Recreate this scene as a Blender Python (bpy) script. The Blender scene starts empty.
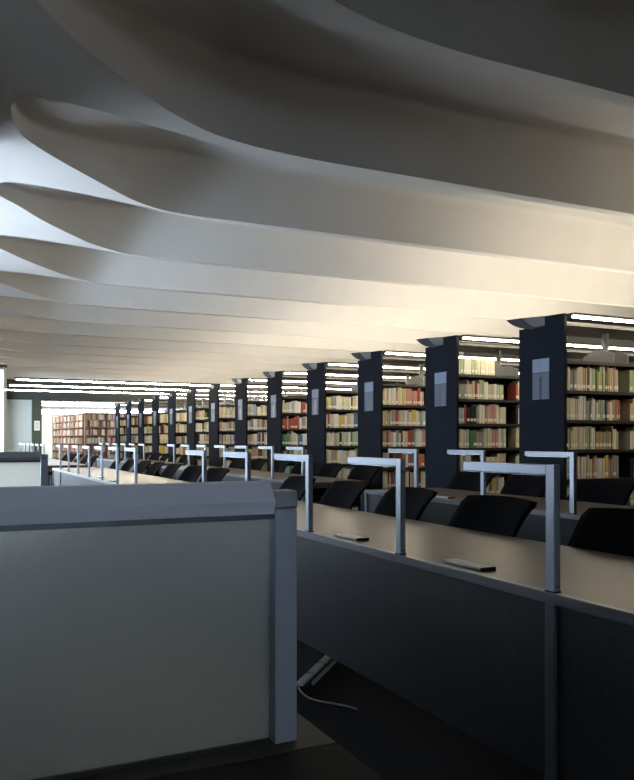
import bpy, bmesh, math, random
from mathutils import Vector, Matrix
random.seed(7)
sc = bpy.context.scene
COL = sc.collection
R = math.radians
CAM_H = 1.29
ORD = ['first', 'second', 'third', 'fourth', 'fifth', 'sixth', 'seventh', 'eighth', 'ninth', 'tenth', 'eleventh', 'twelfth', 'thirteenth',
       'fourteenth', 'fifteenth', 'sixteenth', 'seventeenth', 'eighteenth', 'nineteenth', 'twentieth', 'twenty-first', 'twenty-second',
       'twenty-third', 'twenty-fourth', 'twenty-fifth', 'twenty-sixth', 'twenty-seventh', 'twenty-eighth', 'twenty-ninth', 'thirtieth',
       'thirty-first', 'thirty-second', 'thirty-third', 'thirty-fourth', 'thirty-fifth']

# ------------------------------------------------------------------ materials
def mat(name, col, rough=0.6, metal=0.0, spec=0.5, noise=0.0, nscale=8.0, bump=0.0, bscale=60.0, stretch=None):
    m = bpy.data.materials.new(name)
    m.use_nodes = True
    nt = m.node_tree
    b = nt.nodes['Principled BSDF']
    b.inputs['Base Color'].default_value = (*col, 1)
    b.inputs['Roughness'].default_value = rough
    b.inputs['Metallic'].default_value = metal
    b.inputs['Specular IOR Level'].default_value = spec
    tc = nt.nodes.new('ShaderNodeTexCoord')
    src = tc.outputs['Object']
    if stretch:
        mp = nt.nodes.new('ShaderNodeMapping')
        mp.inputs['Scale'].default_value = stretch
        nt.links.new(src, mp.inputs['Vector'])
        src = mp.outputs['Vector']
    if noise > 0:
        n = nt.nodes.new('ShaderNodeTexNoise')
        n.inputs['Scale'].default_value = nscale
        n.inputs['Detail'].default_value = 5
        nt.links.new(src, n.inputs['Vector'])
        mx = nt.nodes.new('ShaderNodeMix')
        mx.data_type = 'RGBA'
        mx.inputs['A'].default_value = (*[c * (1 - noise) for c in col], 1)
        mx.inputs['B'].default_value = (*[min(1, c * (1 + noise)) for c in col], 1)
        nt.links.new(n.outputs['Fac'], mx.inputs['Factor'])
        nt.links.new(mx.outputs['Result'], b.inputs['Base Color'])
    if bump > 0:
        n2 = nt.nodes.new('ShaderNodeTexNoise')
        n2.inputs['Scale'].default_value = bscale
        n2.inputs['Detail'].default_value = 3
        nt.links.new(src, n2.inputs['Vector'])
        bp = nt.nodes.new('ShaderNodeBump')
        bp.inputs['Strength'].default_value = bump
        bp.inputs['Distance'].default_value = 0.01
        nt.links.new(n2.outputs['Fac'], bp.inputs['Height'])
        nt.links.new(bp.outputs['Normal'], b.inputs['Normal'])
    return m

def emit(name, col, strength):
    m = bpy.data.materials.new(name)
    m.use_nodes = True
    nt = m.node_tree
    nt.nodes.remove(nt.nodes['Principled BSDF'])
    e = nt.nodes.new('ShaderNodeEmission')
    e.inputs['Color'].default_value = (*col, 1)
    e.inputs['Strength'].default_value = strength
    nt.links.new(e.outputs[0], nt.nodes['Material Output'].inputs['Surface'])
    return m

def perforated(name, col, hole):
    m = mat(name, col, 0.5, 0.0, 0.2)
    nt = m.node_tree
    b = nt.nodes['Principled BSDF']
    tc = nt.nodes.new('ShaderNodeTexCoord')
    v = nt.nodes.new('ShaderNodeTexVoronoi')
    v.inputs['Scale'].default_value = 85
    v.inputs['Randomness'].default_value = 0.35
    nt.links.new(tc.outputs['Object'], v.inputs['Vector'])
    rmp = nt.nodes.new('ShaderNodeValToRGB')
    rmp.color_ramp.elements[0].position = 0.30
    rmp.color_ramp.elements[0].color = (*hole, 1)
    rmp.color_ramp.elements[1].position = 0.42
    rmp.color_ramp.elements[1].color = (*col, 1)
    nt.links.new(v.outputs['Distance'], rmp.inputs['Fac'])
    nt.links.new(rmp.outputs['Color'], b.inputs['Base Color'])
    bp = nt.nodes.new('ShaderNodeBump')
    bp.inputs['Strength'].default_value = 0.35
    bp.inputs['Distance'].default_value = 0.004
    nt.links.new(v.outputs['Distance'], bp.inputs['Height'])
    nt.links.new(bp.outputs['Normal'], b.inputs['Normal'])
    return m

def frosted(name, f_refr=0.80, f_diff=0.10, tcol=(0.84, 0.87, 0.87, 1)):
    m = bpy.data.materials.new(name)
    m.use_nodes = True
    nt = m.node_tree
    nt.nodes.remove(nt.nodes['Principled BSDF'])
    out = nt.nodes['Material Output']
    tr = nt.nodes.new('ShaderNodeBsdfTranslucent')
    tr.inputs['Color'].default_value = tcol
    df = nt.nodes.new('ShaderNodeBsdfDiffuse')
    df.inputs['Color'].default_value = (0.26, 0.28, 0.29, 1)
    tp = nt.nodes.new('ShaderNodeBsdfRefraction')
    tp.inputs['Color'].default_value = (0.88, 0.92, 0.92, 1)
    tp.inputs['Roughness'].default_value = 0.40
    tp.inputs['IOR'].default_value = 1.20
    gl = nt.nodes.new('ShaderNodeBsdfGlossy')
    gl.inputs['Roughness'].default_value = 0.35
    m1 = nt.nodes.new('ShaderNodeMixShader'); m1.inputs[0].default_value = f_refr
    m2 = nt.nodes.new('ShaderNodeMixShader'); m2.inputs[0].default_value = f_diff
    m3 = nt.nodes.new('ShaderNodeMixShader'); m3.inputs[0].default_value = 0.05
    nt.links.new(tr.outputs[0], m1.inputs[1]); nt.links.new(tp.outputs[0], m1.inputs[2])
    nt.links.new(m1.outputs[0], m2.inputs[1]); nt.links.new(df.outputs[0], m2.inputs[2])
    nt.links.new(m2.outputs[0], m3.inputs[1]); nt.links.new(gl.outputs[0], m3.inputs[2])
    nt.links.new(m3.outputs[0], out.inputs['Surface'])
    tc = nt.nodes.new('ShaderNodeTexCoord')
    n = nt.nodes.new('ShaderNodeTexNoise'); n.inputs['Scale'].default_value = 260; n.inputs['Detail'].default_value = 2
    bp = nt.nodes.new('ShaderNodeBump'); bp.inputs['Strength'].default_value = 0.5; bp.inputs['Distance'].default_value = 0.002
    nt.links.new(tc.outputs['Object'], n.inputs['Vector']); nt.links.new(n.outputs['Fac'], bp.inputs['Height'])
    for s in (tr, df, tp, gl):
        nt.links.new(bp.outputs['Normal'], s.inputs['Normal'])
    return m

M = {}
M['concrete'] = mat('ceiling_concrete', (0.60, 0.585, 0.56), 0.75, spec=0.25, noise=0.07, nscale=2.2, bump=0.12, bscale=35)
M['carpet'] = mat('carpet', (0.019, 0.0185, 0.019), 0.95, spec=0.1, noise=0.45, nscale=120, bump=0.5, bscale=300)
M['plaster'] = mat('plaster', (0.62, 0.66, 0.60), 0.8, spec=0.2, noise=0.03)
M['greywall'] = mat('wall_paint', (0.07, 0.07, 0.07), 0.85, spec=0.2, noise=0.04)
M['header'] = mat('header_paint', (0.050, 0.056, 0.048), 0.7, spec=0.3, noise=0.05)
M['pillar'] = mat('pillar_paint', (0.055, 0.065, 0.042), 0.7, spec=0.3, noise=0.05)
M['window_frame'] = mat('window_frame_metal', (0.35, 0.36, 0.37), 0.5, metal=0.3)
M['alu'] = mat('anodised_aluminium', (0.26, 0.29, 0.335), 0.42, metal=0.35, spec=0.5, noise=0.03, nscale=40, stretch=(1, 1, 0.05))
M['alu_dark'] = mat('grey_aluminium', (0.20, 0.215, 0.24), 0.45, metal=0.4, noise=0.03)
M['alu_rail'] = mat('rail_aluminium', (0.66, 0.67, 0.76), 0.5, metal=0.2, noise=0.02, nscale=30)
M['led'] = mat('lamp_diffuser', (0.75, 0.78, 0.80), 0.5)
M['desk'] = mat('desk_laminate', (0.066, 0.051, 0.041), 0.34, spec=0.10, noise=0.10, nscale=6, stretch=(1, 0.12, 1))
M['desk_edge'] = mat('desk_edge_trim', (0.085, 0.095, 0.10), 0.4, metal=0.3)
M['panel'] = perforated('perforated_panel', (0.016, 0.019, 0.021), (0.007, 0.008, 0.009))
M['joint'] = mat('panel_joint_metal', (0.05, 0.06, 0.07), 0.45, metal=0.3)
M['desk_leg'] = mat('desk_leg_metal', (0.06, 0.06, 0.06), 0.5, metal=0.4)
M['black'] = mat('chair_black_mesh', (0.0035, 0.0035, 0.0042), 0.85, spec=0.02, bump=0.2, bscale=500)
M['blackp'] = mat('black_plastic', (0.012, 0.012, 0.013), 0.5, spec=0.3)
M['navy'] = mat('stack_end_navy', (0.0115, 0.014, 0.0195), 0.75, spec=0.015, noise=0.08)
M['shelf'] = mat('shelf_steel', (0.028, 0.026, 0.024), 0.5, metal=0.2, spec=0.3)
M['steel'] = mat('bracket_steel', (0.11, 0.11, 0.11), 0.5, metal=0.4)
M['reflector'] = mat('reflector_grey', (0.085, 0.082, 0.08), 0.5, metal=0.2)
M['wing'] = mat('wing_dark_grey', (0.022, 0.022, 0.024), 0.6, spec=0.2)
M['sign_top'] = mat('sign_header_card', (0.15, 0.19, 0.26), 0.65, noise=0.35, nscale=30, stretch=(1, 1, 3))
M['sign_body'] = mat('sign_body_card', (0.065, 0.085, 0.12), 0.65, noise=0.25, nscale=60, stretch=(0.2, 0.2, 4))
M['sign_dark'] = mat('sign_slot', (0.025, 0.03, 0.042), 0.35)
M['glass'] = frosted('frosted_glass')
M['opal'] = frosted('opal_glass', 0.05, 0.02, (0.98, 0.98, 0.93, 1))  # same frosted glass, whitened in colour so the far pane looks backlit
M['carrel'] = mat('carrel_top', (0.045, 0.044, 0.033), 0.6, spec=0.2, noise=0.06)
M['pad'] = mat('carrel_writing_surface', (0.008, 0.008, 0.008), 0.7, spec=0.1)
M['socket'] = mat('socket_plastic', (0.40, 0.41, 0.43), 0.5)
M['cable'] = mat('cable_pvc', (0.30, 0.30, 0.30), 0.5)
M['page'] = mat('book_pages', (0.66, 0.60, 0.47), 0.8)
M['label'] = mat('spine_label_paper', (0.78, 0.77, 0.70), 0.7)
M['notice'] = mat('notice_paper', (0.75, 0.72, 0.58), 0.7)
M['ink'] = mat('notice_ink', (0.25, 0.24, 0.20), 0.7)
M['brown'] = mat('far_bookcase_wood', (0.36, 0.20, 0.14), 0.6, noise=0.1)
M['tube'] = emit('fluorescent_tube', (1.0, 0.88, 0.66), 95.0)
M['cooltube'] = emit('cool_fluorescent_tube', (0.95, 0.98, 1.0), 70.0)

BOOK = {  # name: colour
    'cream': (0.66, 0.60, 0.44), 'beige': (0.55, 0.46, 0.32), 'ivory': (0.72, 0.69, 0.58), 'tan': (0.42, 0.31, 0.19),
    'white': (0.74, 0.74, 0.70), 'grey': (0.30, 0.30, 0.29), 'black': (0.015, 0.015, 0.016), 'red': (0.36, 0.07, 0.05),
    'orange': (0.55, 0.20, 0.08), 'brown': (0.15, 0.075, 0.045), 'green': (0.10, 0.20, 0.10), 'pale green': (0.42, 0.47, 0.30),
    'blue': (0.10, 0.17, 0.27), 'pale blue': (0.36, 0.45, 0.48), 'yellow': (0.62, 0.47, 0.13), 'pink': (0.52, 0.27, 0.22), 'teal': (0.03, 0.16, 0.18)}
BM = {k: mat('book_cloth_' + k.replace(' ', '_'), c, 0.65, spec=0.25, noise=0.12, nscale=25) for k, c in BOOK.items()}
WEIGHT = {'cream': 20, 'beige': 13, 'ivory': 12, 'tan': 5, 'white': 8, 'grey': 6, 'black': 4, 'red': 2, 'orange': 2, 'brown': 3, 'green': 2,
          'pale green': 6, 'blue': 2, 'pale blue': 4, 'yellow': 4, 'pink': 4}

# ------------------------------------------------------------------ mesh helpers
class MB:
    def __init__(self):
        self.v, self.f, self.m, self.s = [], [], [], []
    def add(self, vs, fs, mi=0, smooth=False):
        b = len(self.v)
        self.v += [tuple(p) for p in vs]
        for f in fs:
            self.f.append([b + i for i in f]); self.m.append(mi); self.s.append(smooth)
        return self
    def box(self, x0, x1, y0, y1, z0, z1, mi=0):
        vs = [(x0, y0, z0), (x1, y0, z0), (x1, y1, z0), (x0, y1, z0), (x0, y0, z1), (x1, y0, z1), (x1, y1, z1), (x0, y1, z1)]
        return self.add(vs, [(0, 3, 2, 1), (4, 5, 6, 7), (0, 1, 5, 4), (1, 2, 6, 5), (2, 3, 7, 6), (3, 0, 4, 7)], mi)
    def bbox(self, x0, x1, y0, y1, z0, z1, b=0.004, mi=0):
        """chamfered box"""
        bm = bmesh.new()
        bmesh.ops.create_cube(bm, size=1)
        for v in bm.verts:
            v.co = Vector(((x0 + x1) / 2 + v.co.x * (x1 - x0), (y0 + y1) / 2 + v.co.y * (y1 - y0), (z0 + z1) / 2 + v.co.z * (z1 - z0)))
        b = min(b, 0.45 * min(x1 - x0, y1 - y0, z1 - z0))
        bmesh.ops.bevel(bm, geom=list(bm.edges), offset=b, segments=2, affect='EDGES', profile=0.5)
        bm.verts.index_update()
        self.add([v.co for v in bm.verts], [[v.index for v in f.verts] for f in bm.faces], mi)
        bm.free()
        return self
    def prism(self, pts, axis, a, b, mi=0, smooth=False):
        """polygon pts (2D, in the plane of the two other axes, ccw seen from +axis) extruded from a to b along axis"""
        n = len(pts)
        def P(p, t):
            return {'x': (t, p[0], p[1]), 'y': (p[0], t, p[1]), 'z': (p[0], p[1], t)}[axis]
        vs = [P(p, a) for p in pts] + [P(p, b) for p in pts]
        fs = [tuple(range(n - 1, -1, -1)), tuple(range(n, 2 * n))]
        self.add(vs, fs, mi)
        b0 = len(self.v) - 2 * n
        for i in range(n):
            j = (i + 1) % n
            self.f.append([b0 + i, b0 + j, b0 + n + j, b0 + n + i]); self.m.append(mi); self.s.append(smooth)
        return self
    def tube(self, path, r, n=8, mi=0):
        path = [Vector(p) for p in path]
        rings = []
        for i, p in enumerate(path):
            d = (path[min(i + 1, len(path) - 1)] - path[max(i - 1, 0)]).normalized()
            up = Vector((0, 0, 1)) if abs(d.z) < 0.9 else Vector((1, 0, 0))
            s = d.cross(up).normalized(); t = s.cross(d).normalized()
            rings.append([p + (s * math.cos(2 * math.pi * k / n) + t * math.sin(2 * math.pi * k / n)) * r for k in range(n)])
        vs = [q for rg in rings for q in rg]
        fs = []
        for i in range(len(rings) - 1):
            for k in range(n):
                a, b_ = i * n + k, i * n + (k + 1) % n
                fs.append((a, b_, b_ + n, a + n))
        self.add(vs, fs, mi, True)
        self.add(rings[0], [tuple(range(n))], mi)
        self.add(rings[-1], [tuple(range(n - 1, -1, -1))], mi)
        return self
    def build(self, name, mats, parent=None, recalc=True):
        me = bpy.data.meshes.new(name)
        me.from_pydata(self.v, [], self.f)
        if not isinstance(mats, (list, tuple)):
            mats = [mats]
        for m in mats:
            me.materials.append(m)
        me.polygons.foreach_set('material_index', self.m)
        me.polygons.foreach_set('use_smooth', self.s)
        if recalc:
            bm = bmesh.new(); bm.from_mesh(me)
            bmesh.ops.recalc_face_normals(bm, faces=bm.faces)
            bm.to_mesh(me); bm.free()
        me.update()
        o = bpy.data.objects.new(name, me)
        COL.objects.link(o)
        if parent:
            o.parent = parent
        return o

def tag(o, label=None, cat=None, group=None, kind=None):
    if label: o['label'] = label
    if cat: o['category'] = cat
    if group: o['group'] = group
    if kind: o['kind'] = kind
    return o

def thing(name, loc, label, cat, group=None, rz=0.0):
    o = bpy.data.objects.new(name, None)
    o.empty_display_size = 0.1
    COL.objects.link(o)
    o.location = loc
    o.rotation_euler = (0, 0, rz)
    return tag(o, label, cat, group)

KIDS = {}
def children(o):
    if o.name not in KIDS:
        KIDS[o.name] = [c for c in bpy.data.objects if c.parent == o]
    return KIDS[o.name]

def copy_tree(o, loc=None, label=None, group=None, rz=None, parent=None):
    c = o.copy()
    COL.objects.link(c)
    if parent is not None:
        c.parent = parent
    if loc is not None: c.location = loc
    if rz is not None: c.rotation_euler = (0, 0, rz)
    if label: c['label'] = label
    if group: c['group'] = group
    for ch in children(o):
        copy_tree(ch, parent=c)
    return c

def struct(o):
    o['kind'] = 'structure'
    return o

# ------------------------------------------------------------------ layout numbers
Y_FAR = 29.6          # far wall
X_L, X_R, Y_B = -1.75, 12.0, -3.0
H = 3.42              # underside of the ribs
ROW_X = (1.894, 4.05) # camera-side edge of the two desk rows
SEGS = (((0.1, 7.1), (8.55, 15.55), (17.05, 23.05)), ((0.3, 7.3), (8.87, 15.87), (17.35, 23.35)))   # each row is three desks end to end
DEPTH = 0.93
STACK_X, STACK_Y0, STACK_P, STACK_D = 5.6, 5.985, 1.81, 0.675
NSTACK = 13
SHELVES = (0.10, 0.30, 0.597, 0.895, 1.193, 1.490, 1.788, 2.086)

# ------------------------------------------------------------------ setting
struct(MB().box(X_L - .5, X_R, Y_B, 44, -0.1, 0).build('floor', M['carpet']))

def lerp_table(tab, x):
    if x <= tab[0][0]: return tab[0][1]
    if x >= tab[-1][0]: return tab[-1][1]
    for i in range(len(tab) - 1):
        if tab[i][0] <= x <= tab[i + 1][0]:
            x0, y0 = tab[i]; x1, y1 = tab[i + 1]
            def slope(j):
                a, b = max(j - 1, 0), min(j + 1, len(tab) - 1)
                return (tab[b][1] - tab[a][1]) / (tab[b][0] - tab[a][0])
            h = x1 - x0; t = (x - x0) / h
            return (y0 * (2*t**3 - 3*t*t + 1) + slope(i) * h * (t**3 - 2*t*t + t) + y1 * (-2*t**3 + 3*t*t) + slope(i + 1) * h * (t**3 - t*t))

FIN0, FINP, FINW = 3.60, 1.84, 0.058
GAP = FINP - 2 * FINW
T_NEAR = [(.40, 0), (.42, -.10), (.48, -.19), (.62, -.22), (.9, -.19), (1.27, -.10), (1.6, -.01), (2.1, .13), (2.6, .17), (3.2, .17)]   # relative to the tip
T_FAR1 = [(.08, -.16 - GAP), (.11, -1.74), (.25, -1.55), (.42, -1.36), (.59, -1.12), (.82, -.865), (1.2, -.50), (1.4, -.34), (1.71, -.155), (2.1, -.05), (2.6, 0), (3.2, 0)]
T_FAR2 = [(.40, -.13 - GAP), (.43, -1.62), (.50, -1.41), (.575, -1.28), (.735, -1.08), (.96, -.83), (1.475, -.30), (1.7, -.13), (1.9, -.04), (2.2, 0), (3.2, 0)]
T_FAR3 = [(.40, -.20 - GAP), (.43, -1.76), (.50, -1.64), (.614, -1.485), (.875, -1.07), (1.2, -.645), (1.48, -.325), (1.81, -.08), (2.1, 0), (3.2, 0)]

def make_ceiling():
    ks = list(range(-3, 15))
    xs = [X_L - .2, -1.0, -.5, .08, .082, .09, .10, .11, .13, .16, .20, .25, .3, .35] + [.40, .402, .41, .42, .43, .45, .48, .52, .57, .63] + [.7 + .08 * i for i in range(31)] + [3.4, 4, 5, 6, 7, 8, 10, X_R]
    mb = MB()
    def edges(k, x):
        yn = FIN0 + FINP * (k - 1) + FINW; yf = FIN0 + FINP * k - FINW
        tab, tip, tx = (T_FAR1, -.16, .08) if k < 2 else (T_FAR2, -.13, .40) if k == 2 else (T_FAR3, -.20, .40)
        if x <= tx:
            return yn + tip, yn + tip
        nx = x + .40 - tx
        end = tip + .17
        return yn + tip + lerp_table(T_NEAR, nx) - end * min(1, max(0, (nx - 1.6))), yf + lerp_table(tab, x)
    # undersides
    for ki in range(len(ks) + 1):
        vs, fs = [], []
        for x in xs:
            y0 = Y_B if ki == 0 else edges(ks[ki - 1], x)[1]
            y1 = Y_FAR if ki == len(ks) else edges(ks[ki], x)[0]
            n = 6 if 0 < ki < len(ks) else 1
            for j in range(n + 1):
                vs.append((x, y0 + (y1 - y0) * j / n, H))
        w = n + 1
        for i in range(len(xs) - 1):
            for j in range(n):
                fs.append((i * w + j, i * w + j + 1, (i + 1) * w + j + 1, (i + 1) * w + j))
        mb.add(vs, fs)
    # coffers
    for k in ks:
        vs, fs, cnt, prev = [], [], 0, None
        for x in xs:
            yn, yf = edges(k, x)
            g = yf - yn
            t = min(1, max(0, (x - (.33 if k > 1 else .03)) / 1.75)); t = t * t * (3 - 2 * t)
            d = 0.10 + 0.42 * t
            if g < 1e-6: d = 0.0
            sl = min(.13, .08 * g + .02) if g > 0 else 0     # lean of the far face
            r = min(.06, .12 * g)
            prof = [(yn, 0), (yn + .004, .25 * d), (yn + .01, .6 * d), (yn + .0195, d - .115 * d), (yn + .02, d - .10 * d)]
            for a in (30, 60, 90):
                prof.append((yn + .02 + .10 * d * (1 - math.cos(R(a))), d - .10 * d * (1 - math.sin(R(a)))))
            for u in (.015, .5, .985):
                prof.append((yn + .1 * d + u * (g - sl - r - .1 * d), d))
            cy = yf - sl
            for u in (0, .25, .5, .75, 1):   # quadratic blend round the crease
                a0 = (cy - r, d); a1 = (cy, d); a2 = (cy + sl * .15, d * .85)
                prof.append(tuple((1-u)**2 * a0[i] + 2*u*(1-u) * a1[i] + u*u * a2[i] for i in (0, 1)))
            prof += [(cy + sl * .17, d * .83), (cy + sl * .5, d * .5), (yf, 0)]
            vs += [(x, p[0], H + p[1]) for p in prof]
            w = len(prof)
            if prev is not None and (g > 1e-6 or prev > 1e-6):
                for j in range(w - 1):
                    a = (cnt - 1) * w + j
                    fs.append((a, a + 1, a + 1 + w, a + w))
            prev = g; cnt += 1
        mb.add(vs, fs, 0, True)
    o = mb.build('ceiling', M['concrete'], recalc=False)
    bm = bmesh.new(); bm.from_mesh(o.data)
    bmesh.ops.dissolve_degenerate(bm, dist=1e-6, edges=bm.edges)
    bmesh.ops.recalc_face_normals(bm, faces=bm.faces)
    bm.to_mesh(o.data); bm.free()
    return struct(o)
make_ceiling()
struct(MB().box(X_L - .3, X_R + .3, Y_B - .3, Y_FAR + .3, 4.25, 4.35).build('roof', M['greywall']))
struct(MB().box(X_R, X_R + .2, Y_B, Y_FAR, 0, 4.25).build('wall_right', M['greywall']))
wb = MB()
BW = (-0.15, 0.75, 1.30, 2.60)
BT = 1.2   # back window reveal, deepened to narrow the spread of its light
wb.box(X_L - .2, BW[0], Y_B - BT, Y_B, 0, 4.25); wb.box(BW[1], X_R + .2, Y_B - BT, Y_B, 0, 4.25)
wb.box(BW[0], BW[1], Y_B - BT, Y_B, 0, BW[2]); wb.box(BW[0], BW[1], Y_B - BT, Y_B, BW[3], 4.25)
struct(wb.build('wall_back', M['greywall']))

struct(MB().box(-8, 10, -12.5, Y_B - BT, -.1, 0).build('ground', mat('dark_paving', (0.03, 0.03, 0.03), 0.9)))  # unseen dark sheet added to stop upward light entering the back window
# left wall: daylight windows between piers
WIN = ((6.15, 10.2),)
wl = MB()
edges_y = [Y_B] + [y for w in WIN for y in w] + [24.5]
for i in range(0, len(edges_y), 2):
    wl.box(X_L - .2, X_L, edges_y[i], edges_y[i + 1], 0, 4.25)
for a, b in WIN:
    wl.box(X_L - .2, X_L, a, b, 0, 0.78); wl.box(X_L - .2, X_L, a, b, 2.35, 4.25)
struct(wl.build('wall_left', M['greywall']))
def window(name, a, b, z0, z1, along, at):
    m = MB()
    def bx(p0, p1, q0, q1):
        if along == 'y': m.box(at - .06, at, p0, p1, q0, q1)
        else: m.box(p0, p1, at - .03, at + .03, q0, q1)
    bx(a, b, z0, z0 + .06); bx(a, b, z1 - .06, z1)
    n = max(1, round((b - a) / 1.3))
    for i in range(n + (0 if name == 'window_2' else 1)):
        c = a + (b - a) * i / n
        bx(min(max(c - .025, a), b - .05), min(max(c - .025, a), b - .05) + .05, z0 + .06, z1 - .06)
    return struct(m.build(name, M['window_frame']))
window('window_4', BW[0], BW[1], BW[2], BW[3], 'x', Y_B - BT + .1)
for i, (a, b) in enumerate(WIN):
    window('window_%d' % (i + 1), a, b, 0.78, 2.35, 'y', X_L - .07)
struct(MB().box(X_L, .15, 5.90, 6.10, 1.85, 4.25).build('trim_5', M['plaster']))  # unseen bulkhead added to keep window daylight off the nearer ceiling
# return wall at the end of the left bay, glazed from floor to ceiling
Y_RET = 24.5
struct(MB().box(X_L, 1.73, Y_RET, Y_RET + .2, 3.40, 4.25).build('wall_front', M['greywall']))
window('window_2', X_L + .6, 1.63, 0.02, 3.40, 'x', Y_RET + .1)
struct(MB().box(X_L, X_L + .6, Y_RET, Y_RET + .2, 0, 3.40).build('trim_6', M['greywall']))
struct(MB().box(1.63, 1.67, Y_RET, Y_RET + .2, 0, 3.40).build('trim_1', M['plaster']))
ws = MB().box(1.63, 1.73, Y_RET + .2, 26.6, 0, 4.25).box(1.63, 1.73, 29.0, Y_FAR, 0, 4.25)
ws.box(1.63, 1.73, 26.6, 29.0, 0, .3).box(1.63, 1.73, 26.6, 29.0, 3.1, 4.25)
struct(ws.build('wall_side', M['plaster']))
window('window_5', 26.6, 29.0, .3, 3.1, 'y', 1.70)  # unseen window added to brighten the far wall

# far wall with its wide opening
struct(MB().box(1.62, 3.22, Y_FAR, Y_FAR + .2, 0, 2.72).build('wall_far', M['plaster']))
struct(MB().box(1.62, X_R, Y_FAR - .1, Y_FAR + .3, 2.72, 4.25).build('trim_2', M['header']))
struct(MB().box(2.90, 3.22, Y_FAR - .22, Y_FAR, 0, 2.72).build('trim_3', M['pillar']))
n = thing('notice', (3.06, Y_FAR - .23, 1.80), 'cream paper notice on the dark green pillar beside the far opening', 'notice')
MB().box(-.095, .095, 0, .008, -.17, .17).build('sheet', M['notice'], n)
ik = MB()
for i in range(6):
    ik.box(-.07, .05 + .02 * (i % 2), -.002, 0, .11 - .045 * i, .122 - .045 * i)
ik.build('print', M['ink'], n)
# the room beyond
struct(MB().box(1.62, 1.72, Y_FAR + .3, 43, 0, 3.1).build('wall_beyond_left', M['plaster']))
struct(MB().box(1.72, 14, 43, 43.2, 0, 2.58).build('wall_beyond', M['plaster']))
struct(MB().box(14, 14.2, Y_FAR, 43, 0, 3.1).build('wall_beyond_right', M['plaster']))
bc = MB().box(1.62, 14.2, Y_FAR + .3, 43.2, 3.05, 3.15)
struct(bc.build('ceiling_beyond', mat('warm_ceiling', (0.62, 0.46, 0.36), 0.8)))
struct(MB().box(1.72, 14, 43, 43.1, 2.95, 3.05).build('trim_4', M['window_frame']))
window('window_3', 1.8, 14, 2.58, 2.95, 'x', 43.05)
t = MB()
for i in range(3):
    fx = thing('ceiling_light', (6.5, 34.5 + 3 * i, 3.03), 'long bright ceiling light in the room beyond the far opening', 'light', 'ceiling lights beyond the far opening')
    MB().box(-3.6, 5.5, -.09, .09, -.02, .02).build('light_housing', M['window_frame'], fx)
    MB().box(-3.55, 5.45, -.075, .075, -.045, -.02).build('light_diffuser', M['cooltube'], fx)

# ------------------------------------------------------------------ reading desks
ROWN = ('front', 'back'); SEGN = ('nearest', 'middle', 'farthest')
def make_desk(row, seg):
    x0 = ROW_X[row]; a, b = SEGS[row][seg]
    t = thing('reading_desk', (x0, a, 0), 'long brown reading desk with dark perforated panel, %s desk of the %s row' % (SEGN[seg], ROWN[row]), 'desk', 'long reading desks')
    L = b - a
    MB().bbox(.035, DEPTH, 0, L, .732, .760, .004).build('tabletop', M['desk'], t)
    MB().bbox(0, .034, 0, L, .724, .762, .003).build('edge_trim', M['desk_edge'], t)
    ys = [.025, 2.0] + ([6.0] if L > 6.5 else []) + [L - .025]
    for i in range(len(ys) - 1):
        MB().box(.018, .034, ys[i] + .0235, ys[i + 1] - .0235, .105, .722).build('front_panel', M['panel'], t)
    for y in ys:
        MB().bbox(.004, .045, y - .024, y + .024, .09, .723, .003).build('panel_joint', M['joint'], t)
    for y in ys:
        f = MB()
        f.tube([(.03, y, 0), (.03, y, .09)], .016, 10)
        f.build('foot', M['desk_leg'], t)
    for y in [.03] + [i for i in (2.0, 4.25 if seg == 0 else 3.95) if i < L - 1] + [L - .07]:
        MB().bbox(DEPTH - .07, DEPTH - .02, y, y + .045, 0, .73, .003).build('leg', M['desk_leg'], t)
    MB().box(.05, DEPTH - .08, .035, .065, .68, .73).build('end_rail', M['desk_leg'], t)
    return t
for row in (0, 1):
    for seg in (0, 1, 2):
        make_desk(row, seg)

# ------------------------------------------------------------------ lamps on the desk edge
lamp0 = thing('desk_lamp', (0, 0, .762), 'lamp', 'lamp')
MB().bbox(-.014, .014, -.021, .021, .006, .442, .002).build('post', M['alu'], lamp0)
MB().bbox(-.0135, .0135, .0215, .50, .406, .4415, .002).build('arm', M['alu'], lamp0)
MB().box(-.009, .009, .05, .48, .402, .406).build('light_strip', M['led'], lamp0)
MB().bbox(-.017, .017, -.024, .024, 0, .006, .001).build('base_collar', M['blackp'], lamp0)
sm = MB()
for y in (-.006, .006):
    sm.tube([(y, -.0208, .022), (y, -.0235, .022)], .003, 8)
sm.build('screw', M['blackp'], lamp0)
first = True
LAMPY = {(0, 0): [2.1 + i for i in range(5)], (0, 1): [8.57 + i for i in range(7)], (0, 2): [17.08 + i for i in range(6)],
         (1, 0): [4.26, 5.29, 6.31], (1, 1): [8.90 + i for i in range(7)], (1, 2): [17.4 + i for i in range(6)]}
lamps = []
for (row, seg), ys in LAMPY.items():
    for i, y in enumerate(ys):
        lb = "grey right-angled lamp on the %s row's %s desk, %s in view from its near end" % (ROWN[row], SEGN[seg], ORD[i])
        loc = (ROW_X[row] + .020, y, .762)
        if first:
            o = lamp0; o.location = loc; o['label'] = lb; o['group'] = 'right-angled desk lamps'; first = False
        else:
            o = copy_tree(lamp0, loc, lb, 'right-angled desk lamps')

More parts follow.
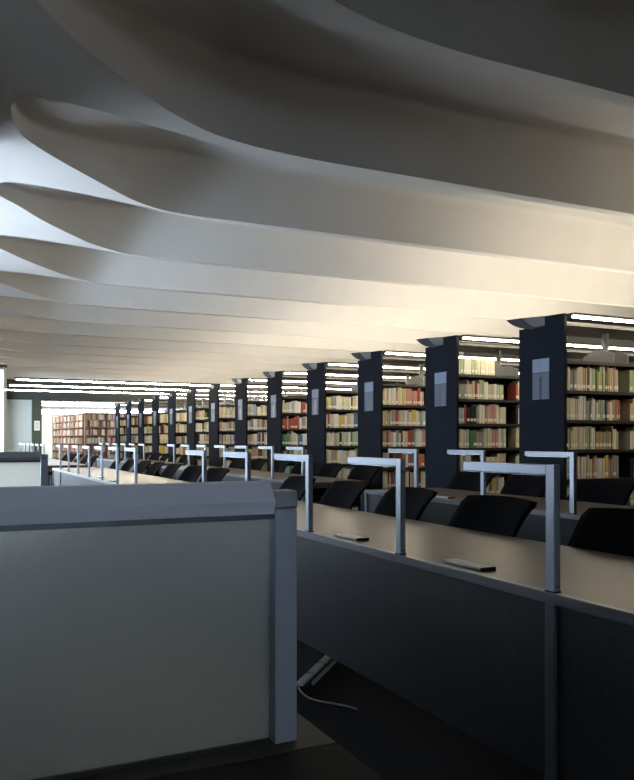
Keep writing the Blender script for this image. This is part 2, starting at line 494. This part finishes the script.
# ------------------------------------------------------------------ desk sockets
sock0 = thing('desk_socket', (0, 0, .760), 's', 'socket')
MB().bbox(-.036, .036, -.13, .13, 0, .012, .002).build('cover', M['socket'], sock0)
MB().box(-.037, .037, -.136, -.1305, .0005, .014).build('end_cap', M['blackp'], sock0)
MB().box(-.0375, -.0365, -.12, .12, .0005, .003).build('slot', M['blackp'], sock0)
first = True
for row, seg, ys in ((0, 0, (2.70, 3.75, 4.75)), (1, 0, (5.0, 6.0)), (0, 1, (9.2, 10.2, 11.2))):
    for i, y in enumerate(ys):
        lb = "flat power socket on the %s row's %s desk, %s in view from its near end" % (ROWN[row], SEGN[seg], ORD[i])
        loc = (ROW_X[row] + .105, y, .760)
        if first:
            o = sock0; o.location = loc; o['label'] = lb; o['group'] = 'sockets on the desks'; first = False
        else:
            copy_tree(sock0, loc, lb, 'sockets on the desks')

# ------------------------------------------------------------------ chairs
def make_chair():
    t = thing('reading_chair', (0, 0, 0), 'chair', 'chair')     # faces -X, origin on the floor under the seat
    # backrest: a shell, wide, leaning and rolling back at the top
    nu, nv, W = 14, 18, .64
    vs = []
    for j in range(nv + 1):
        v = j / nv
        z = .47 + v * .48
        lean = .235 + .07 * v + .14 * max(0, v - .45) ** 1.5 / .55 ** 1.5 * .9
        # rounded outline
        hw = W / 2
        if v > .88: hw -= .030 * (1 - math.sqrt(max(0, 1 - ((v - .88) / .12) ** 2)))
        if v > .7: hw += .030 * ((v - .7) / .3) ** 2
        if v < .25: hw -= .08 * ((.25 - v) / .25) ** 1.6
        for i in range(nu + 1):
            s = -1 + 2 * i / nu
            x = lean - .075 * s * s + (.03 * s ** 4 * v)
            zz = z - .012 * s * s * (1 if v > .9 else 0)
            vs.append((x, s * hw, zz))
    th = .018
    n = len(vs)
    vs2 = [(x + th, y, z) for x, y, z in vs]
    fs = []
    w = nu + 1
    for j in range(nv):
        for i in range(nu):
            a = j * w + i
            fs.append((a, a + w, a + w + 1, a + 1)); fs.append((n + a, n + a + 1, n + a + w + 1, n + a + w))
    rim = [i for i in range(w)] + [j * w + nu for j in range(1, nv + 1)] + [nv * w + i for i in range(nu - 1, -1, -1)] + [j * w for j in range(nv - 1, 0, -1)]
    for i in range(len(rim)):
        a, b = rim[i], rim[(i + 1) % len(rim)]
        fs.append((a, b, n + b, n + a))
    MB().add(vs + vs2, fs, 0, True).build('backrest', M['black'], t)
    seat = MB()
    seat.bbox(-.24, .22, -.24, .24, .415, .465, .02)
    seat.build('seat', M['black'], t)
    for sy in (-1, 1):
        MB().tube([(-.20, sy * .21, .415), (-.235, sy * .235, 0)], .012, 8).build('leg', M['desk_leg'], t)
        MB().tube([(.19, sy * .21, .415), (.26, sy * .235, 0)], .012, 8).build('leg', M['desk_leg'], t)
        MB().tube([(.20, sy * .20, .43), (.255, sy * .20, .44), (.262, sy * .19, .60)], .011, 8).build('back_support', M['desk_leg'], t)
    return t
chair0 = make_chair(); first = True
CHY = {(0, 0): [2.75, 3.78, 4.76, 5.76, 6.68], (0, 1): [9.05 + .98 * i for i in range(7)], (0, 2): [17.6 + .98 * i for i in range(5)],
       (1, 0): [5.02, 6.0, 6.88], (1, 1): [9.3 + .98 * i for i in range(7)], (1, 2): [17.8 + .98 * i for i in range(5)]}
for (row, seg), ys in CHY.items():
    for i, y in enumerate(ys):
        lb = "black curved-back chair behind the %s row's %s desk, %s in view from its near end" % (ROWN[row], SEGN[seg], ORD[i])
        loc = (ROW_X[row] + DEPTH - .17 + random.uniform(-.02, .03), y + random.uniform(-.03, .03), 0)
        rz = R(random.uniform(-4, 4))
        if first:
            o = chair0; o.location = loc; o.rotation_euler = (0, 0, rz); o['label'] = lb; o['group'] = 'black chairs along the desks'; first = False
        else:
            copy_tree(chair0, loc, lb, 'black chairs along the desks', rz)

# ------------------------------------------------------------------ bookstacks
LEN = 5.40
STN = ['nearest', 'second nearest', 'third nearest', 'fourth nearest', 'fifth nearest', 'sixth nearest', 'seventh nearest', 'eighth nearest',
       'ninth nearest', 'tenth nearest', 'eleventh nearest', 'second farthest', 'farthest']
def make_stack():
    t = thing('bookstack', (0, 0, 0), 'x', 'bookstack')
    D = STACK_D
    ep = MB().prism([(0, 0), (D, 0), (D, 2.472), (.28, 2.472), (.28, 2.565), (0, 2.555)], 'x', 0, .035).build('end_panel', M['navy'], t)
    s = MB()
    s.box(-.008, -.0005, .205, .455, 1.99, 2.13).build('sign_header', M['sign_top'], ep)
    b = MB()
    b.box(-.008, -.0005, .205, .316, 1.71, 1.985, 0); b.box(-.008, -.0005, .350, .455, 1.71, 1.985, 0); b.box(-.006, -.0005, .316, .350, 1.71, 1.985, 1)
    b.box(-.0085, -.008, .345, .455, 1.94, 1.985, 0); b.box(-.0084, -.0079, .316, .350, 1.94, 1.985, 0)
    b.build('sign_card', [M['sign_body'], M['sign_dark']], ep)
    for z in SHELVES:
        m = MB()
        m.box(.04, LEN, .0, D, z - .018, z)
        m.box(.04, LEN, -.004, .0, z - .030, z + .002)
        m.build('shelf', M['shelf'], t)
    MB().box(.04, LEN, D / 2 - .004, D / 2 + .004, .1, 2.07).build('back_panel', M['shelf'], t)
    MB().box(.04, LEN, .03, D - .03, 0, .08).build('plinth', M['shelf'], t)
    for k in (1, 2, 3, 4, 5, 6):
        x = .9 * k - (.02 if k == 6 else 0)
        MB().bbox(x - .02, x + .02, D / 2 - .035, D / 2 + .035, 0, 2.47, .003).build('upright', M['steel'], t)
        MB().prism([(D * .18, 2.09), (D * .82, 2.09), (D * .82, 2.20), (D * .62, 2.25), (D * .38, 2.25), (D * .18, 2.20)], 'x', x - .11, x - .095).build('shelf_bracket', M['steel'], t)
        MB().prism([(D * .18, 2.09), (D * .82, 2.09), (D * .82, 2.20), (D * .62, 2.25), (D * .38, 2.25), (D * .18, 2.20)], 'x', x + .095, x + .11).build('shelf_bracket', M['steel'], t)
    MB().box(.04, LEN, .045, D - .02, 2.445, 2.470).build('canopy', M['shelf'], t)
    # near-edge tube in a shallow housing
    MB().box(.04, LEN, -.095, .28, 2.530, 2.552).build('tube_housing', M['shelf'], t)
    MB().tube([(.05, -.065, 2.512), (LEN - .02, -.065, 2.512)], .010, 10).build('fluorescent_tube', M['tube'], t)
    # curved gutter on the far side with a lamp in it, and a tube under its outer wing
    def bez(p, n=8):
        return [tuple((1 - u) ** 2 * p[0][i] + 2 * u * (1 - u) * p[1][i] + u * u * p[2][i] for i in (0, 1)) for u in [k / n for k in range(n + 1)]]
    inner = bez([(.38, 2.462), (.53, 2.49), (.62, 2.592)])
    outer = bez([(.88, 2.605), (.70, 2.46), (.38, 2.448)])
    MB().prism(inner + outer[:-1], 'x', -.01, .03).build('wing_end', M['wing'], t)
    sheet_o = bez([(.86, 2.603), (.69, 2.465), (.38, 2.452)])
    sheet_i = bez([(.38, 2.464), (.68, 2.477), (.845, 2.607)])
    MB().prism(sheet_i + sheet_o, 'x', .03, LEN).build('reflector_wing', M['reflector'], t)
    MB().tube([(.05, .70, 2.462), (LEN - .02, .70, 2.462)], .009, 10).build('fluorescent_tube', M['tube'], t)  # extra tube added to light the books across the aisle
    MB().prism([(.28, 2.465)] + inner + [(.28, 2.567)], 'x', .0, .012).build('reflector_end', M['reflector'], t)
    return t
stack0 = make_stack()
stacks = []
for n in list(range(NSTACK)) + [-1]:
    lb = 'tall navy bookstack of packed shelves with lit canopy, %s of the row' % STN[n] if n >= 0 else 'navy bookstack standing before the nearest one, just outside the right edge of the photo'
    loc = (STACK_X, STACK_Y0 + STACK_P * n, 0)
    if n == 0:
        o = stack0; o.location = loc; o['label'] = lb; o['group'] = 'row of bookstacks'
    else:
        o = copy_tree(stack0, loc, lb, 'row of bookstacks')
    stacks.append(loc)
    # gutter lamps shining up, with added front-edge ones to brighten the rib undersides
    for gy, gz in ((.56, 2.60), (.02, 2.562)):
        L = bpy.data.lights.new('gutter_uplight', 'AREA')
        L.shape = 'RECTANGLE'; L.size = LEN - .1; L.size_y = .12
        L.energy = (11 if n < 0 else 25 if n < 4 else 22 if n < 6 else 11) * (.75 if gy > .1 else 1.3)
        L.color = (1.0, 0.88, 0.70)
        lo = bpy.data.objects.new('gutter_uplight', L)
        COL.objects.link(lo)
        lo.location = (loc[0] + LEN / 2, loc[1] + gy, gz)
        lo.rotation_euler = (math.pi, 0, 0)

# long lights that run on from three of the far stacks over the desks
for i, n in enumerate((6, 7, 8)):
    y = STACK_Y0 + STACK_P * n + .25
    t = thing('pendant_light', (1.35, y, 2.54), 'long thin strip light hung over the far desks, %s of three' % ('nearest', 'middle', 'farthest')[i], 'light', 'strip lights over the far desks')
    MB().box(0, STACK_X - 1.352, -.05, .05, 0, .03).build('housing', M['header'], t)
    MB().tube([(.03, -.02, -.018), (STACK_X - 1.45, -.02, -.018)], .012, 10).build('fluorescent_tube', M['tube'], t)

# ------------------------------------------------------------------ books
def book_mesh(w, h, d, mcover):
    m = MB()
    c = .0022
    # curved spine and two boards (C profile), spine towards -Y
    outer = [(w, d), (w, .006), (w * .85, .0015), (w * .5, 0), (w * .15, .0015), (0, .006), (0, d)]
    inner = [(c, d), (c, .0075), (w - c, .0075), (w - c, d)]
    m.prism(outer + inner, 'z', 0, h, 0)
    m.box(c, w - c, .0075, d - .004, .003, h - .004, 1)
    me = m.build('book', [mcover, M['page']])
    return me

class Stuff(MB): pass
stuff = MB()
CN = list(BOOK.keys()); CI = {c: i for i, c in enumerate(CN)}
LABI = len(CN)
def palette(n, z):
    w = dict(WEIGHT)
    if n == 2: w['red'] += 3; w['yellow'] += 4; w['pink'] += 4; w['green'] += 3
    if n == 4: w['green'] += 4; w['red'] += 5
    if n in (6, 7, 8): w['cream'] += 25; w['yellow'] += 4
    return list(w.keys()), list(w.values())
n_ind = 0
ROWNAME = {1.788: 'top', 1.490: 'second', 1.193: 'third', .895: 'fourth', .597: 'fifth', 2.086: 'uppermost'}
SCOL = {}
def fill_shelf(n, z, x0, x1, y, individual, stname, colours=None, hmax=.262, matched=False, uneven=True):
    """books side by side from x0 to x1, spines at y"""
    global n_ind
    x, i = x0, 0
    base_h = random.uniform(.20, .235)
    ks, ws = palette(n, z)
    run, runc, runh, runw = 0, None, 0, 0
    while True:
        if run <= 0:
            run = random.choice((1, 1, 1, 1, 2, 3)) if not matched else 99
            runc = random.choices(ks, ws)[0] if not colours else random.choice(colours)
            runw = random.choice((.020, .026, .030, .034, .038, .044, .050))
            runh = min(hmax, base_h + random.uniform(-.03, .035))
        run -= 1
        w, h = runw * random.uniform(.95, 1.05), runh
        if x + w > x1: break
        d = random.uniform(.15, .19)
        yy = y + random.uniform(0, .012)
        if individual and n_ind < 300:
            o = book_mesh(w - .0012, h, d, BM[runc])
            o.location = (x, yy, z + .0012)
            tag(o, '%s book, %s from the end panel, %s row of the %s bookstack' % (runc, ORD[i], ROWNAME[z], stname), 'book',
                'books on the %s row of the %s bookstack' % (ROWNAME[z], stname))
            if w > .019 and random.random() < .8:
                MB().box(w * .14, w * .86, -.0012, -.0002, .028, .062).build('spine_label', M['label'], o)
            n_ind += 1
        else:
            stuff.box(x, x + w - .0015, yy, yy + d, z + .0012, z + h, CI[runc])
            if w > .019 and random.random() < .8 and n < 8 :
                stuff.add([(x + w * .1, yy - .001, z + .028), (x + w * .9, yy - .001, z + .028), (x + w * .9, yy - .001, z + .062), (x + w * .1, yy - .001, z + .062)], [(0, 1, 2, 3)], LABI)
        x += w; i += 1
for n in range(NSTACK):
    sx, sy, _ = stacks[n]
    if n == 1:
        fill_shelf(n, 2.086, sx + .045, sx + .62, sy + .03, True, STN[n], colours=['pale green', 'ivory', 'pale green', 'cream'], hmax=.2)
    rows = (1.788, 1.490, 1.193, .895, .597, .30, .10)
    for z in rows:
        hm = .262 if z > .2 else .18
        fill_shelf(n, z, sx + .042, sx + .78 + random.uniform(-.03, .03), sy + .02, z in ROWNAME, STN[n], hmax=hm)
for n in range(NSTACK):
    sx, sy, _ = stacks[n]
    for z in (1.788, 1.490, 1.193, .895, .597, .30):
        fill_shelf(n, z, sx + .93, sx + 1.70, sy + .02, False, '')
        if n < 6:
            fill_shelf(n, z, sx + 1.84, sx + 2.6, sy + .02, False, '')

# ------------------------------------------------------------------ bookcases in the room beyond
def far_case(x, y, L, rz, label):
    t = thing('bookcase', (x, y, 0), label, 'bookcase', None, rz)
    nb = int(round(L / .9))
    for k in range(nb + 1):
        MB().box(k * L / nb - .02, k * L / nb + .02, 0, .32, 0, 2.45).build('upright', M['brown'], t)
    for z in (.1, .45, .8, 1.15, 1.5, 1.85, 2.15, 2.43):
        MB().box(.0, L, .005, .315, z - .03, z).build('shelf', M['brown'], t)
    MB().box(0, L, .318, .33, 0, 2.45).build('back_panel', M['brown'], t)
    mw = Matrix.Translation((x, y, 0)) @ Matrix.Rotation(rz, 4, 'Z')
    for z in (.1, .45, .8, 1.15, 1.5, 1.85, 2.15):
        for k in range(nb):
            px = k * L / nb + .03
            while px < (k + 1) * L / nb - .12:
                w = random.uniform(.03, .07); h = random.uniform(.2, .28)
                c = random.choice(['cream', 'beige', 'red', 'white', 'brown', 'pink', 'grey', 'tan', 'ivory'])
                b = MB().box(px, px + w, .03, .25, z + .002, z + h, CI[c])
                stuff.add([mw @ Vector(p) for p in b.v], b.f, CI[c])
                px += w + .002
far_case(5.42, 33.6, 7.2, 0, 'wide brown bookcase facing the hall across the room beyond')
far_case(5.02, 41.2, 7.2, -math.pi / 2 + .045, 'brown bookcase receding along the left side of the room beyond')
for n in (-1, 0, 1, 2):
    for z in (1.788, 1.490, 1.193, .895, .597, .30):
        for b in (range(0, 6) if n < 0 else range(3, 6)):
            fill_shelf(n, z, stacks[n][0] + .9 * b + .045, stacks[n][0] + .9 * b + .80, stacks[n][1] + .02, False, '')
so = stuff.build('books', [BM[c] for c in CN] + [M['label']])
tag(so, 'mass of cream and mixed books filling the farther bookstacks and the bookcases beyond', 'books', kind='stuff')

# ------------------------------------------------------------------ carrels with frosted partitions
def make_carrel(yp, label_desk, label_part, x_right, glass):
    d = thing('carrel_desk', (x_right + .06, yp, 0), label_desk, 'desk', 'carrel desks')
    W = 2.3
    MB().bbox(-W, .004, -.06, .75, .708, .740, .003).build('tabletop', M['carrel'], d)
    MB().bbox(-W, .004, -.75, -.062, .708, .740, .003).build('writing_surface', M['pad'], d)
    for x in (-W + .05, -.06):
        for y in (-.70, .66):
            MB().bbox(x, x + .05, y, y + .05, 0, .708, .003).build('leg', M['desk_leg'], d)
    p = thing('partition', (x_right, yp, .740), label_part, 'partition', 'frosted glass partitions')
    # posts
    for x in (-.020, -2.20):
        q = MB().bbox(x - .022, x + .022, -.022, .022, 0, .425, .003).build('post', M['alu'], p)
        MB().bbox(x - .023, x + .023, -.023, .023, .4255, .458, .004).build('post_cap', M['alu_dark'], q)
    # top rail: sloped front face
    MB().prism([(-.030, .418), (.030, .418), (.030, .452), (.018, .475), (-.012, .475), (-.040, .440)], 'x', -2.17, -.048).build('top_rail', M['alu_rail'], p)
    MB().box(-2.17, -.048, -.034, .03, .409, .418).build('rail_gasket', M['joint'], p)
    MB().box(-2.17, -.046, -.004, .004, .002, .409).build('glass_pane', glass, p)
    MB().box(-2.17, -.046, -.010, .010, 0, .008).build('bottom_seal', M['blackp'], p)
    return d
make_carrel(1.33, 'dark carrel desk with black writing surface in front of the camera', 'large frosted glass partition with grey aluminium rail in the foreground', .585, M['glass'])
make_carrel(5.34, 'carrel desk behind the foreground partition carrying the bright glass screen', 'small bright white frosted partition seen above the foreground rail at left', .62, M['opal'])

# ------------------------------------------------------------------ floor power strip
t = thing('power_strip', (1.66, 3.68, 0), 'pale jointed power strip lying on the carpet under the front desk', 'power strip', None, 0)
ang = math.atan2(.49, .45)
u = Vector((math.cos(ang), math.sin(ang), 0)); v = Vector((-u.y, u.x, 0))
def obox(m, a, b, hw, z0, z1, off=0):
    ps = [u * a + v * (off - hw), u * b + v * (off - hw), u * b + v * (off + hw), u * a + v * (off + hw)]
    vs = [(p.x, p.y, z0) for p in ps] + [(p.x, p.y, z1) for p in ps]
    m.add(vs, [(0, 3, 2, 1), (4, 5, 6, 7), (0, 1, 5, 4), (1, 2, 6, 5), (2, 3, 7, 6), (3, 0, 4, 7)])
m = MB(); obox(m, 0, .80, .026, .0, .022); m.build('base_strip', M['blackp'], t)
for i in range(4):
    m = MB(); obox(m, .01 + .2 * i, .185 + .2 * i, .021, .022, .036); m.build('outlet_block', M['socket'], t)
m = MB(); obox(m, .10, .78, .005, .0, .02, -.042); m.build('side_duct', M['cable'], t)
c = MB()
pts = [(-.005, -.005, .02), (-.012, -.05, .012), (-.012, -.13, .007), (.01, -.20, .007), (.06, -.27, .007), (.10, -.33, .007), (.125, -.39, .007)]
sm = []
for i in range(len(pts) - 1):
    p0 = Vector(pts[max(i - 1, 0)]); p1 = Vector(pts[i]); p2 = Vector(pts[i + 1]); p3 = Vector(pts[min(i + 2, len(pts) - 1)])
    for k in range(6):
        s = k / 6
        sm.append(.5 * ((2 * p1) + (p2 - p0) * s + (2 * p0 - 5 * p1 + 4 * p2 - p3) * s * s + (3 * p1 - p0 - 3 * p2 + p3) * s ** 3))
sm.append(Vector(pts[-1]))
c.tube(sm, .0048, 8).build('cable', M['cable'], t)

# ------------------------------------------------------------------ daylight, camera, view
w = bpy.data.worlds.new('daylight'); sc.world = w; w.use_nodes = True
bg = w.node_tree.nodes['Background']
bg.inputs['Color'].default_value = (0.70, 0.83, 1.0, 1)
bg.inputs['Strength'].default_value = 27.0

cam = bpy.data.cameras.new('camera')
cam.sensor_fit = 'HORIZONTAL'; cam.sensor_width = 36.0
cam.lens = 36.0 * 784 / 634
cam.shift_y = 50 / 634
cam.clip_start = 0.02; cam.clip_end = 200
co = bpy.data.objects.new('camera', cam)
COL.objects.link(co)
co.location = (0, 0, CAM_H)
co.rotation_euler = (math.pi / 2, 0, -R(25.6))
sc.camera = co
sc.view_settings.view_transform = 'Standard'
sc.view_settings.look = 'None'
sc.view_settings.exposure = 0.0
sc.view_settings.gamma = 1.0
sc.view_settings.use_curve_mapping = False
try:
    sc.cycles.max_bounces = 8; sc.cycles.diffuse_bounces = 5; sc.cycles.use_denoising = True
    sc.cycles.sample_clamp_indirect = 6
except Exception:
    pass
